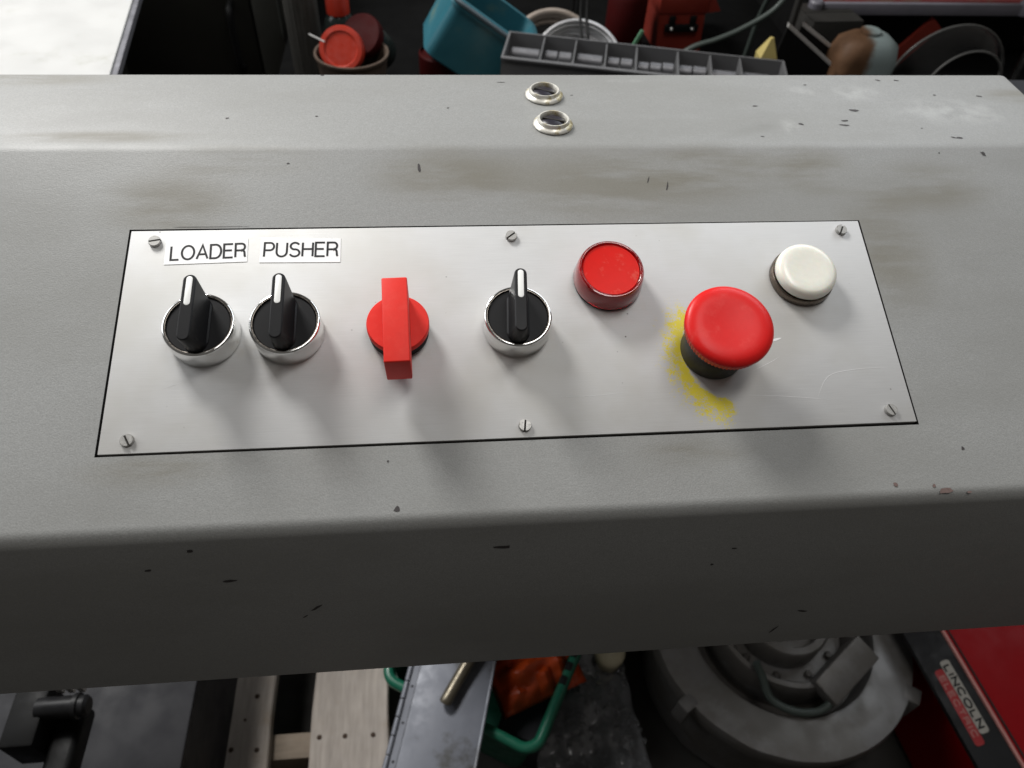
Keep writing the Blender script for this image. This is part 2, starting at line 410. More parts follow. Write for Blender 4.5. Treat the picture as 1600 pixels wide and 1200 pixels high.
def arc(cx, cy, rx, ry, a0, a1, n=12):
    return [(cx + rx * math.cos(math.radians(a0 + (a1 - a0) * i / n)), cy + ry * math.sin(math.radians(a0 + (a1 - a0) * i / n))) for i in range(n + 1)]

# stroke lettering: polylines in a box of height 1
FONT = {
    'L': (.56, [[(0, 1), (0, 0), (.56, 0)]]),
    'O': (.86, [arc(.43, .5, .43, .5, 0, 360, 30)]),
    'A': (.76, [[(0, 0), (.38, 1), (.76, 0)], [(.13, .33), (.63, .33)]]),
    'D': (.74, [[(0, 0), (0, 1), (.34, 1)] + arc(.34, .5, .40, .5, 90, -90, 16)[1:] + [(0, 0)]]),
    'E': (.62, [[(.62, 1), (0, 1), (0, 0), (.64, 0)], [(0, .53), (.56, .53)]]),
    'R': (.68, [[(0, 0), (0, 1), (.42, 1)] + arc(.42, .75, .24, .25, 90, -90, 12)[1:] + [(0, .5)], [(.42, .5)] + arc(.42, .32, .22, .18, 90, 0, 6) + [(.66, .1), (.70, 0)]]),
    'P': (.64, [[(0, 0), (0, 1), (.38, 1)] + arc(.38, .73, .26, .27, 90, -90, 12)[1:] + [(0, .46)]]),
    'U': (.70, [[(0, 1), (0, .33)] + arc(.35, .33, .35, .33, 180, 360, 16)[1:] + [(.70, 1)]]),
    'S': (.68, [arc(.34, .755, .30, .245, 25, 260, 16) + arc(.34, .26, .33, .26, 80, -160, 16)]),
    'H': (.70, [[(0, 0), (0, 1)], [(.70, 0), (.70, 1)], [(0, .53), (.70, .53)]]),
    'I': (.08, [[(.04, 0), (.04, 1)]]),
    'N': (.70, [[(0, 0), (0, 1), (.70, 0), (.70, 1)]]),
    'C': (.78, [arc(.42, .5, .42, .5, 42, 318, 24)]),
    'T': (.66, [[(0, 1), (.66, 1)], [(.33, 1), (.33, 0)]]),
}
def lettering(text, width, height, wt, sx=1.0, gap=0.17):
    """flat print centred on the origin in xy; each stroke a hair above the last"""
    adv = []; x = 0
    for ch in text: adv.append(x); x += FONT[ch][0] * sx + gap
    total = x - gap; k = width / total; g = G(); q = 0
    for ch, x0 in zip(text, adv):
        for line in FONT[ch][1]:
            pts = [((x0 + px * sx) * k - width / 2, py * height - height / 2) for px, py in line]
            closed = (Vector(pts[0]) - Vector(pts[-1])).length < 1e-6 and len(pts) > 3
            if closed: pts = pts[:-1]
            n = len(pts); v = []; f = []; z = q * 0.000004; q += 1
            for i in range(n):
                p = Vector(pts[i])
                a = Vector(pts[(i - 1) % n]) if (closed or i > 0) else None
                b = Vector(pts[(i + 1) % n]) if (closed or i < n - 1) else None
                d1 = (p - a).normalized() if a is not None else (b - p).normalized()
                d2 = (b - p).normalized() if b is not None else d1
                n1 = Vector((-d1.y, d1.x)); n2 = Vector((-d2.y, d2.x))
                mm = n1 + n2
                if mm.length < 0.2: mm = n1
                mm.normalize(); l = wt / 2 / max(0.42, mm.dot(n1))
                ext = Vector((0, 0))
                for sgn in (1, -1):
                    w_ = p + mm * l * sgn; v.append((w_.x, w_.y, z))
            for i in range(n if closed else n - 1):
                j = (i + 1) % n
                f.append((2 * i, 2 * j, 2 * j + 1, 2 * i + 1))
            g.add(v, f)
    return g

# ================================================================== setting
fl = G(); fl.box(-3, 3, -2, 4, -0.05, 0.0); o = fl.obj('floor', 'concrete', smooth=0); o['kind'] = 'structure'

# ================================================================== console
con = thing('machine_console', 'grey painted sheet metal machine console with sloping front, worn and chipped', 'machine console')
def build_housing():
    c, s = math.cos(TILT), math.sin(TILT)
    def pv(v, n=-0.0003): q = on_plate(0, v, n); return (q[1], q[2])
    topb = pv(0.1003); frb = pv(-0.0868)
    prof = []; tags = []
    def fillet(a, p, b, r, n):
        a, p, b = Vector(a), Vector(p), Vector(b)
        d1 = (a - p).normalized(); d2 = (b - p).normalized()
        th = d1.angle(d2); t = r / math.tan(th / 2)
        s0 = p + d1 * t; s1 = p + d2 * t
        cc = p + (d1 + d2).normalized() * (r / math.sin(th / 2))
        a0 = s0 - cc; a1 = s1 - cc; tot = a0.angle(a1); sg = 1 if a0.x * a1.y - a0.y * a1.x > 0 else -1
        out = []
        for i in range(n + 1):
            q = sg * tot * i / n
            out.append((cc.x + a0.x * math.cos(q) - a0.y * math.sin(q), cc.y + a0.x * math.sin(q) + a0.y * math.cos(q)))
        return out
    ba = math.radians(6)
    fbot = (frb[0] - math.sin(ba) * 0.1165, frb[1] - math.cos(ba) * 0.1165)
    back_low = (0.1700, 0.86); back_top = (0.1700, topb[1])
    prof += [back_low]
    prof += fillet(back_low, back_top, topb, 0.0025, 4)
    prof += fillet(back_top, topb, frb, 0.016, 8)
    i_hole0 = len(prof)
    hv = 0.0529 + 0.0009
    prof += [pv(hv), pv(-hv)]
    prof += fillet(topb, frb, fbot, 0.0075, 10)
    prof += fillet(frb, fbot, (fbot[0] + 0.03, fbot[1]), 0.0015, 3)
    prof += [(fbot[0] + 0.03, fbot[1]), (fbot[0] + 0.03, fbot[1] + 0.002), (0.1600, 0.8620), (0.1600, 0.86)]
    hx = 0.1725 + 0.0009
    xs = [-0.80, -hx, hx, 0.3075, 0.3094, 0.310]
    n = len(prof); g = G(); v = []; f = []
    cy, cz = 0.03, 0.95
    for k, x in enumerate(xs):
        for (y, z) in prof:
            if k == 5:   # small rounded end
                d = Vector((y - cy, z - cz)); L = d.length; d = d * ((L - 0.0016) / L); y, z = cy + d.x, cz + d.y
            elif k == 4:
                d = Vector((y - cy, z - cz)); L = d.length; d = d * ((L - 0.0005) / L); y, z = cy + d.x, cz + d.y
            if y > 0.15: y += 0.0100 * (x + 0.20)
            v.append((x, y, z))
    for k in range(len(xs) - 1):
        for i in range(n):
            j = (i + 1) % n
            if k == 1 and i == i_hole0: continue
            f.append((k * n + i, k * n + j, (k + 1) * n + j, (k + 1) * n + i))
    f.append(tuple(range(n))); f.append(tuple((len(xs) - 1) * n + i for i in range(n)))
    g.add(v, f)
    g.obj('housing', 'paint', con, smooth=30)
    # recess behind the plate
    r = G(); a = [on_plate(x, y, -0.0003) for x, y in ((-hx, -hv), (hx, -hv), (hx, hv), (-hx, hv))]
    b = [on_plate(x, y, -0.006) for x, y in ((-hx, -hv), (hx, -hv), (hx, hv), (-hx, hv))]
    r.add(a + b, [(0, 1, 5, 4), (1, 2, 6, 5), (2, 3, 7, 6), (3, 0, 4, 7), (4, 5, 6, 7)])
    r.obj('recess', 'gap', con, smooth=0)
    p = G(); p.box(-0.10, 0.62, 0.27, 0.44, 0.0, 0.90, bev=0.006)  # unseen support, widened to keep the floor things below in shade
    p.box(-0.08, 0.25, 0.160, 0.275, 0.864, 0.895)
    p.obj('shading_support_column', 'grey_sheet', con)
build_housing()
LEDGE_Z = on_plate(0, 0.1003, -0.0003)[2]

# chips and scratches in the paint
def flake(g, c, ex, ey, L, W, seed, ang=0):
    rnd = random.Random(seed); ex = Vector(ex); ey = Vector(ey); c = Vector(c)
    nrm = ex.cross(ey).normalized(); n = 9; pts = []
    for i in range(n):
        a = 2 * PI * i / n; k = 0.65 + rnd.random() * 0.6
        x, y = L * math.cos(a) * k, W * math.sin(a) * k
        x, y = x * math.cos(ang) - y * math.sin(ang), x * math.sin(ang) + y * math.cos(ang)
        pts.append(c + ex * x + ey * y + nrm * 0.00012)
    g.add(pts, [tuple(range(n))])
X = (1, 0, 0); SL = (0, math.cos(TILT), math.sin(TILT)); DY = (0, 1, 0)
FU = (0, math.sin(math.radians(6)), math.cos(math.radians(6)))
gk = G(); gb = G(); sd = 0
for (x, y, L, W, a) in ((0.1972, .131, .0032, .0012, -.3), (.1873, .120, .0018, .0010, 0), (.1854, .1153, .0034, .0008, -.1), (.1615, .1167, .0018, .0009, -.5),
        (.2447, .1021, .0017, .0009, 0), (.2414, .1027, .0015, .0006, -.5), (.2261, .166, .002, .0007, -.5), (.2373, .166, .0018, .0007, -.3),
        (-.1385, .1225, .0010, .0007, .3), (-.0943, .1244, .0007, .0006, 0), (.0032, .1614, .0024, .0003, 0), (-.0271, .1331, .0006, .0007, -.8),
        (.2796, .1473, .0022, .0007, -.2), (.1792, .160, .0013, .0004, .1), (.2528, .1486, .0009, .0006, 0), (.228, .112, .0006, .0005, 0),
        (.136, .1040, .0011, .0004, -.4), (-.095, .1685, .0012, .0006, 0), (.041, .147, .0008, .0003, 0), (.1417, .1357, .0015, .0005, 0)):
    sd += 1; flake(gk, (x, y, LEDGE_Z), X, DY, L, W, sd, a)
for (u, v, L, W, a) in ((-.0426, .0875, .0008, .0026, .15), (.0792, .0755, .0004, .0030, -.3), (.0700, .0790, .0003, .0022, -.3), (.2525, .0943, .0011, .0018, .5),
        (.2280, .0950, .0005, .0005, 0), (.1901, -.0655, .0007, .0010, 0), (-.0546, -.0805, .0012, .0012, 0), (-.105, .0905, .0010, .0004, .1), (-.058, -.0605, .0005, .0005, 0),
        (-.14, .0548, .02, .00012, 0)):
    sd += 1; flake(gk, on_plate(u, v, -0.0003), X, SL, L, W, sd, a)
for (u, v, L, W, a) in ((.1551, -.0802, .0014, .0010, .2), (.1769, -.0838, .0034, .0013, .2), (.1720, -.0815, .0007, .0008, 0), (.1870, -.0850, .0012, .0004, 0)):
    sd += 1; flake(gb, on_plate(u, v, -0.0002), X, SL, L, W, sd, a)
for (x, y, z, L, W, a) in ((-.136, -.0831, .9620, .0013, .0009, .3), (-.1549, -.0846, .9504, .0014, .0007, .2), (-.1251, -.0857, .9401, .0030, .0009, .15),
        (-.0932, -.0882, .9159, .0036, .0008, .7), (-.0988, -.0889, .9096, .0018, .0005, .7), (-.0123, -.0842, .9537, .0034, .0012, 0), (.0827, -.0865, .9322, .0008, .0008, 0),
        (.0903, -.0853, .9436, .0013, .0006, -.2), (.1395, -.0913, .8868, .0030, .0009, -.3), (.1285, -.0930, .8698, .0008, .0042, -.45)):
    sd += 1; yy = on_plate(0, -0.0868, -0.0003); d = yy[2] - z
    flake(gk, (x, yy[1] - d * math.tan(math.radians(6)), z), X, FU, L, W, sd, a)
c1 = gk.obj('paint_chips', 'chip', con, smooth=0); c1['kind'] = 'stuff'; c1['label'] = 'dark chips and nicks in the grey paint'
c2 = gb.obj('paint_chips', 'chip_brown', con, smooth=0); c2['kind'] = 'stuff'; c2['label'] = 'brown chips along the front bend'

# two metal eyelets in the top ledge
for i, (x, y, tw) in enumerate(((0.0256, 0.1462, 0.5), (0.0268, 0.1155, 0.35))):
    rnd = random.Random(40 + i); jit = [rnd.random() for _ in range(64)]
    e = G(); e.lathe([(0.0100, 0), (0.0104, 0.0006), (0.0101, 0.0013), (0.0090, 0.0019), (0.0085, 0.0022), (0.0083, 0.0034), (0.0079, 0.0040), (0.0073, 0.0040), (0.0069, 0.0035), (0.0068, 0.0004)],
                     64, cap0=False, cap1=False, wob=lambda k, i, a: 0.00025 * (jit[i] - .5) if k in (1, 2, 3) else 0)
    er = e.obj('eyelet', 'zinc_ring', con, loc=(x, y, LEDGE_Z + 0.0001), smooth=40)
    p = G(); p.lathe([(0.0067, 0.0006), (0.0066, 0.0016), (0.0055, 0.0025), (0.0032, 0.0031), (0.0008, 0.0033)], 40)
    p.obj('plug', 'plug', er, smooth=60)
    sl = G(); sl.box(-0.0058, 0.0058, -0.0005, 0.0005, 0.0006, 0.00345); sl.obj('slot', 'slot', er, rot=(0, 0, -tw), smooth=0)

# ================================================================== control plate
PQ = (Matrix.Rotation(TILT, 3, 'X') @ Matrix.Rotation(math.radians(0.07), 3, 'Z')).to_quaternion()
plate = thing('control_plate', 'satin aluminium control plate with yellow paint traces, set flush in the grey console', 'control plate', on_plate(0.0001, 0.0002), PR)
plate.rotation_mode = 'QUATERNION'; plate.rotation_quaternion = PQ
g = G(); g.box(-0.1725, 0.1725, -0.0529, 0.0529, -0.003, 0.0, bev=0.00035)
g.obj('plate', 'plate', plate)
for u, v, a in ((-0.1613, 0.0466, 10), (-0.0004, 0.0466, 38), (0.1620, 0.0472, 62), (-0.1615, -0.0475, -62), (-0.0010, -0.0478, 82), (0.1615, -0.0473, -68)):
    g = G(); R = 0.0027; hw = 0.00040
    for sg in (1, -1):
        a0 = math.asin(hw / R)
        ring = [(R * math.cos(t), R * math.sin(t)) for t in [a0 + (PI - 2 * a0) * k / 14 for k in range(15)]]
        ring = [(x, y * sg) for x, y in ring]
        if sg < 0: ring.reverse()
        ins = [(x * 0.93, hw * sg + (y - hw * sg) * 0.93) for x, y in ring]
        g.loft([[(x, y, 0.0001) for x, y in ring], [(x, y, 0.0013) for x, y in ring], [(x, y, 0.0016) for x, y in ins]])
    sc = g.obj('screw', 'screw', plate, loc=(u, v, 0), rot=(0, 0, math.radians(a)), smooth=30)
    g = G(); g.box(-0.0026, 0.0026, -0.00042, 0.00042, 0.0001, 0.0006); g.obj('slot', 'slot', sc, smooth=0)
# fine bright scratches
g = G(); k = 0
def scratch(pts, wdt):
    global k
    pts = catmull([(u, v, 0) for u, v in pts], 6); v = []; n = len(pts); k += 1
    for i, p in enumerate(pts):
        d = pts[min(i + 1, n - 1)] - pts[max(i - 1, 0)]; q = Vector((-d.y, d.x, 0)).normalized() * wdt / 2 * (0.25 + math.sin(PI * i / (n - 1)))
        z = 0.00006 + k * 0.000004
        v += [(p.x + q.x, p.y + q.y, z), (p.x - q.x, p.y - q.y, z)]
    g.add(v, [(2 * i, 2 * i + 2, 2 * i + 3, 2 * i + 1) for i in range(n - 1)])
scratch([(0.0990, -0.0375), (0.118, -0.0390), (0.136, -0.0412)], .00018)
scratch([(0.1290, -0.0410), (0.137, -0.0300), (0.150, -0.0270), (0.166, -0.0265)], .00018)
scratch([(0.103, -0.026), (0.112, -0.0220), (0.1165, -0.0195)], .00014)
scratch([(0.1130, -0.0120), (0.1165, -0.0110), (0.1195, -0.0102)], .0009)
scratch([(0.1040, -0.0135), (0.1055, -0.0130), (0.1075, -0.0122)], .0007)
scratch([(0.015, -0.0350), (0.030, -0.0352), (0.045, -0.0340)], .00012)
scratch([(-0.150, -0.0250), (-0.143, -0.0225)], .00012)
s_ = g.obj('scratches', 'scratch', plate, smooth=0); s_['kind'] = 'stuff'

# ---- adhesive labels
def sticker(text, corners, label):
    cx = sum(c[0] for c in corners) / 4; cy = sum(c[1] for c in corners) / 4
    t = thing('adhesive_label', label, 'label', on_plate(cx, cy, 0.00008), PR, 'adhesive name labels')
    g = G(); q = [(x - cx, y - cy) for x, y in corners]
    g.add([(x, y, 0) for x, y in q] + [(x, y, 0.00012) for x, y in q], [(3, 2, 1, 0), (4, 5, 6, 7), (0, 1, 5, 4), (1, 2, 6, 5), (2, 3, 7, 6), (3, 0, 4, 7)])
    g.obj('backing', 'paper', t, smooth=0)
    return t
t = sticker('LOADER', [(-.1563, .0347), (-.1204, .0356), (-.1206, .0478), (-.1566, .0464)], 'white adhesive label printed LOADER, left of the two above the selector switches')
lettering('LOADER', 0.0322, 0.0071, 0.00094, gap=.20).obj('lettering', 'ink', t, smooth=0, loc=(0.0008, 0.0000, 0.0002), rot=(0, 0, math.radians(1.9)))
t = sticker('PUSHER', [(-.1150, .0350), (-.0791, .0345), (-.0791, .0472), (-.1149, .0478)], 'white adhesive label printed PUSHER, right of the two above the selector switches')
lettering('PUSHER', 0.0325, 0.0073, 0.00094, gap=.20).obj('lettering', 'ink', t, smooth=0, loc=(0.0002, 0.0004, 0.0002), rot=(0, 0, math.radians(-.6)))

# ---- selector switches
def stadium(hw, hl, z, n=10, cv=0.0):
    o = []
    for i in range(n + 1): a = PI * i / n; o.append((hw * math.cos(a), cv + hl - hw + hw * math.sin(a), z))
    for i in range(n + 1): a = PI + PI * i / n; o.append((hw * math.cos(a), cv - hl + hw + hw * math.sin(a), z))
    return o
def selector(u, v, rot, label):
    t = thing('selector_switch', label, 'switch', on_plate(u, v, 0.0001), PR, 'black selector switches')
    g = G(); g.lathe([(0.0142, 0), (0.0148, 0.0003), (0.0148, 0.0100), (0.0146, 0.0108), (0.0142, 0.0112), (0.0137, 0.0112), (0.0134, 0.0107), (0.0132, 0.0096)], 96, cap0=False, cap1=False)
    g.obj('bezel', 'chrome', t, smooth=50)
    g = G(); g.torus(0.01345, 0.00042, 96, 8, Matrix.Translation((0, 0, 0.0106))); g.obj('bezel_lip', 'chrome_rim', t, smooth=60)
    g = G(); g.lathe([(0.01305, 0.004), (0.01305, 0.0099), (0.0127, 0.0103)], 72); d = g.obj('dial', 'black', t, smooth=40)
    g = G(); g.loft([stadium(.0050, .01275, .0100), stadium(.0049, .01275, .0109), stadium(.0042, .0131, .0113), stadium(.0027, .0149, .0248), stadium(.0026, .0148, .0256), stadium(.0021, .0144, .0260)])
    h = g.obj('handle', 'black_handle', t, smooth=32, rot=(0, 0, rot))
    g = G(); g.loft([stadium(.00122, .0066, .0257, cv=.0072), stadium(.00122, .0066, .02610, cv=.0072), stadium(.0010, .0064, .02618, cv=.0072)])
    g.obj('pointer_inlay', 'inlay', h, smooth=50)
    return t
selector(-0.1350, -0.0012, math.radians(-0.6), 'black selector switch in chrome bezel below the LOADER label')
selector(-0.0999, -0.0012, math.radians(-0.4), 'black selector switch in chrome bezel below the PUSHER label')
selector(-0.0013, -0.0010, math.radians(-3.2), 'black selector switch in chrome bezel between the red handle and the red pilot light')

# ---- red rotary handle
t = thing('rotary_handle', 'bright red rotary switch with long block handle, between the black selectors', 'switch', on_plate(-0.0530, -0.0016, 0.0001), PR)
g = G(); g.lathe([(0.0126, 0), (0.0130, 0.0004), (0.0130, 0.0055)], 72); g.obj('collar', 'rubber', t, smooth=40)
g = G(); g.lathe([(0.0128, 0.0052), (0.0134, 0.0056), (0.0134, 0.0080), (0.0130, 0.0086)], 96); g.obj('disc', 'red_handle', t, smooth=40)
g = G(); g.box(-0.0052, 0.0053, -0.0266, 0.0118, 0.0084, 0.0263, bev=0.0006, seg=3); g.obj('handle', 'red_handle', t, smooth=40, rot=(0, 0, math.radians(1.4)))

# ---- red pilot light
t = thing('pilot_light', 'round translucent red pilot light, upper right of the third selector switch', 'indicator light', on_plate(0.0424, 0.0216, 0.0001), PR)
g = G(); g.lathe([(0.0152, 0), (0.0156, 0.0004), (0.0156, 0.0014), (0.0152, 0.0018)], 72); g.obj('gasket', 'rubber', t, smooth=40)
g = G(); g.lathe([(0.0158, 0.0018), (0.0160, 0.0022), (0.0154, 0.0080), (0.0150, 0.0102), (0.0145, 0.0112), (0.0136, 0.0114), (0.0132, 0.0111), (0.0131, 0.0104), (0.0140, 0.0090), (0.0147, 0.0020)], 96, close=True); g.obj('lens', 'lens', t, smooth=50)
g = G(); g.lathe([(0.0143, 0.0019), (0.0135, 0.0088), (0.0130, 0.0100), (0.0128, 0.0106)], 96); g.obj('lens_face', 'lens_top', t, smooth=40)

# ---- emergency stop
t = thing('emergency_stop_button', 'large red mushroom stop button on charcoal collar beside yellow paint traces', 'button', on_plate(0.0858, -0.0152, 0.0001), PR)
g = G(); g.lathe([(0.0140, 0), (0.0143, 0.0004), (0.0139, 0.0100), (0.0134, 0.0108), (0.0122, 0.0110)], 96); g.obj('collar', 'charcoal', t, smooth=40)
g = G(); g.lathe([(0.0118, 0.0108), (0.0118, 0.0150), (0.0128, 0.0152), (0.0128, 0.0190)], 72); g.obj('neck', 'rubber', t, smooth=40)
NK = 72 * 4
def knurl(k, i, a): return (0.00014 if (i % 4) in (0, 1) else -0.00014) if k in (3, 4) else 0
head = [(0.0110, 0.0186), (0.0160, 0.0186), (0.0172, 0.0190), (0.0181, 0.0194), (0.0187, 0.0226), (0.0190, 0.0232), (0.01895, 0.0239), (0.0186, 0.0248), (0.0176, 0.0256), (0.0160, 0.0262),
        (0.0140, 0.0265), (0.0115, 0.0265), (0.0085, 0.0263), (0.005, 0.0261), (0.002, 0.0260)]
g = G(); g.lathe(head, NK, wob=knurl); g.obj('mushroom_head', 'red_head', t, smooth=34)

# ---- white push button
t = thing('push_button', 'round ivory white push button in tarnished metal ring, upper right of the plate', 'button', on_plate(0.1352, 0.0208, 0.0001), PR)
g = G(); g.lathe([(0.0146, 0), (0.0149, 0.0004), (0.0149, 0.0030), (0.0144, 0.0038), (0.0137, 0.0038), (0.0136, 0.0020)], 96, cap0=False, cap1=False); g.obj('ring', 'brown_metal', t, smooth=45)
g = G(); g.lathe([(0.0136, 0.0018), (0.0136, 0.0045), (0.0130, 0.0048)], 72); g.obj('gasket', 'rubber', t, smooth=40)
g = G(); g.lathe([(0.0136, 0.0044), (0.0141, 0.0050), (0.0142, 0.0066), (0.0139, 0.0082), (0.0131, 0.0092), (0.0116, 0.0096), (0.0095, 0.0097), (0.0070, 0.0096), (0.0035, 0.0095), (0.001, 0.0095)], 96); g.obj('cap', 'ivory', t, smooth=60)

# ================================================================== things under the console
def rz(deg): return (0, 0, math.radians(deg))
# wooden pallet
t = thing('wooden_pallet', 'weathered wooden pallet on the floor below the console', 'pallet', (-0.24, 0.15, 0))
def board(x0, x1, y0, y1, z0, z1, mat, name, seed, ox=-0.24, oy=0.15):
    rnd = random.Random(seed); g = G(); n = 14; L0 = []; L1 = []
    for i in range(n + 1):
        y = y0 + (y1 - y0) * i / n
        L0.append((x0 + 0.006 * (noise.noise((seed * 3.1, i * .55, 0))), y)); L1.append((x1 + 0.006 * (noise.noise((seed * 7.7, i * .5, 4))), y))
    loops = []
    for (a, y), (b, _) in zip(L0, L1):
        loops.append([(a - ox, y - oy, z0), (b - ox, y - oy, z0), (b - ox, y - oy, z1 - .002), (b - .002 - ox, y - oy, z1), (a + .002 - ox, y - oy, z1), (a - ox, y - oy, z1 - .002)])
    g.loft(loops); return g.obj(name, mat, t, smooth=30)
b1 = board(-.357, -.288, -.35, .62, .100, .12, 'wood', 'deck_board', 1)
b2 = board(-.2320, -.126, -.35, .62, .100, .12, 'wood', 'deck_board', 2)
b3 = board(-.48, -.40, -.35, .62, .100, .12, 'wood', 'deck_board', 3)
for y in (.082, .50, -.30):
    g = G(); g.box(-.26, .14, y - .15, y + .034 - .15, .02, .0995, bev=.002); g.obj('stringer', 'wood2', t, smooth=30)
for k, (x, y) in enumerate(((-.3119, .1635), (-.3374, .0936), (-.303, .0911), (-.2199, .1015), (-.1849, .1007), (-.1463, .0996), (-.3242, .132))):
    g = G(); r = .0035 if k < 6 else .002; g.lathe([(r, 0), (r * .9, .0012)], 14); g.obj('nail_head', 'nail', t, loc=(x + .24, y - .15, .1199))

# steel cabinet top at the left and the black clamp on it
t = thing('low_cabinet', 'low dark grey steel cabinet at the left under the console', 'cabinet', (-.62, .1, 0))
g = G(); g.box(-.28, .277, -.35, .30, .02, .29, bev=.004); g.obj('body', 'grey_sheet', t)
g = G(); g.box(-.285, .279, -.355, .305, .2905, .30, bev=.002); g.obj('top', 'grey_sheet', t)
t = thing('clamp_lever', 'black clamp with round knob and long arm on the low grey cabinet', 'clamp', (-.412, .035, .301))
g = G(); g.box(-.053, -.021, -.024, .036, .098, .152, bev=.003); g.obj('block', 'black_steel', t)
g = G(); g.lathe([(.010, -.008), (.0105, 0), (.0105, .026), (.0125, .027), (.0125, .031), (.0105, .032), (.0105, .037), (.008, .040)], 28); g.obj('knob', 'welder_black', t, loc=(-.020, .012, .148), rot=(0, PI / 2, 0))
g = G(); g.box(-.019, .008, -.170, .024, .098, .128, bev=.006, seg=3); g.obj('arm', 'black_steel', t)
g = G(); g.lathe([(.026, 0), (.026, .006), (.014, .010), (.013, .100)], 28); g.obj('post', 'black_steel', t, loc=(.0, -.150, 0))
for q in range(3):
    g = G(); g.box(-.003, .003, -.003, .003, 0, .022, bev=.0008); g.obj('fin', 'pale_steel', t, loc=(-.012 + q * .010, .030, .143))

# green crate, with a dark carton and an orange bag in it
CR = (-29.7)
ca, sa = math.cos(math.radians(CR)), math.sin(math.radians(CR))
t = thing('plastic_crate', 'green plastic crate with rounded rim, partly under the blue grey steel case', 'crate', (.0708, .0364, 0), rz(CR))
W_, D_ = .235, .27
def rrect(x0, x1, y0, y1, r, z, n=6):
    o = []
    for cx, cy, a in ((x1 - r, y0 + r, -90), (x1 - r, y1 - r, 0), (x0 + r, y1 - r, 90), (x0 + r, y0 + r, 180)):
        for i in range(n + 1): q = math.radians(a + 90 * i / n); o.append((cx + r * math.cos(q), cy + r * math.sin(q), z))
    return o
g = G(); g.loft([rrect(-W_ + .02, -.02, .02, D_ - .02, .02, .012), rrect(-W_ + .008, -.008, .008, D_ - .008, .02, .18), rrect(-W_ + .011, -.011, .011, D_ - .011, .018, .18), rrect(-W_ + .023, -.023, .023, D_ - .023, .017, .016)], cap0=True, cap1=True); g.obj('tub', 'green', t, smooth=40)
g = G(); pts = rrect(-W_ + .003, -.003, .003, D_ - .003, .022, .186, 8); pts.append(pts[0]); pts.append(pts[1])
g.tube(pts, .0075, 10); g.obj('rim', 'green', t, smooth=60)
for q in range(5):
    g = G(); g.box(-.009, .0005, -.006, .006, -.003, .003, bev=.001); g.obj('rim_slot', 'rubber', t, loc=(-.001, .105 + q * .021, .1925), smooth=30)
t = thing('carton', 'small dark carton lying in the green crate', 'carton', (.073, .118, .017), rz(-24))
g = G(); g.box(-.032, .032, -.045, .045, 0, .115, bev=.002); g.obj('body', 'dark_card', t)
g = G(); g.box(-.030, .030, -.044, -.001, .1152, .1162); g.box(-.030, .030, .001, .044, .1152, .1162); g.obj('flap', 'dark_card', t, smooth=0)
# orange bag: crumpled sheet with folds
g = G(); n = 22; v = []; f = []
for i in range(n + 1):
    for j in range(n + 1):
        x = (i / n - .5) * .13; y = (j / n - .5) * .085
        z = .030 * (1 - (2 * i / n - 1) ** 2) * (1 - (2 * j / n - 1) ** 2) + .030 * abs(noise.noise((i * .21, j * .13, 1))) + .004 * noise.noise((i * .5, j * .4, 5))
        v.append((x, y, z))
for i in range(n):
    for j in range(n): f.append((i * (n + 1) + j, (i + 1) * (n + 1) + j, (i + 1) * (n + 1) + j + 1, i * (n + 1) + j + 1))
g.add(v, f); k0 = len(v)
o = g.obj('plastic_bag', 'orange_bag', smooth=28, loc=(.082, .158, .158), rot=(math.radians(8), 0, math.radians(20)))
md = o.modifiers.new('thickness', 'SOLIDIFY'); md.thickness = .002
tag(o, 'crumpled bright orange plastic bag stuffed in the green crate', 'bag')

# blue-grey steel case with hinge and brass handle
t = thing('steel_case', 'blue grey steel case with hinged edge and rod handle, lying across the green crate', 'case', (-.046, .092, .196), rz(-14.5))
g = G(); g.box(-.056, .052, -.18, .19, 0, .020, bev=.0015); g.obj('body', 'steel_blue', t)
g = G(); g.box(-.0560, .0525, -.182, .192, .0204, .0228, bev=.0008); g.obj('lid', 'steel_blue', t)
g = G(); g.tube([(.0530, -.182, .0215), (.0530, .192, .0215)], .0022, 8); g.obj('bead', 'steel_blue', t)
for q in range(16):
    g = G(); g.lathe([(.0036, 0), (.0036, .0215)], 12); g.obj('hinge_knuckle', 'steel_blue', t, loc=(-.0565, -.180 + q * .0232, .0235), rot=(-PI / 2, 0, 0))
g = G(); g.box(-.0525, -.0445, -.180, .190, .0230, .0238); hl = g.obj('hinge_leaf', 'steel_blue', t)
for q in range(8):
    g = G(); g.lathe([(.0018, 0), (.0012, .0008)], 8); g.obj('rivet', 'grey_sheet', hl, loc=(-.0485, -.165 + q * .047, .0238))
g = G(); g.tube(catmull([(.000, .008, .032), (.002, .014, .034), (.012, .045, .034), (.026, .085, .036), (.036, .12, .034)], 6), [.003, .0065] + [.0085] * 23, 14); g.obj('handle', 'brass', t, smooth=60)
g = G(); g.box(.030, .042, .110, .130, .023, .034, bev=.002); g.obj('handle_mount', 'grey_sheet', t)

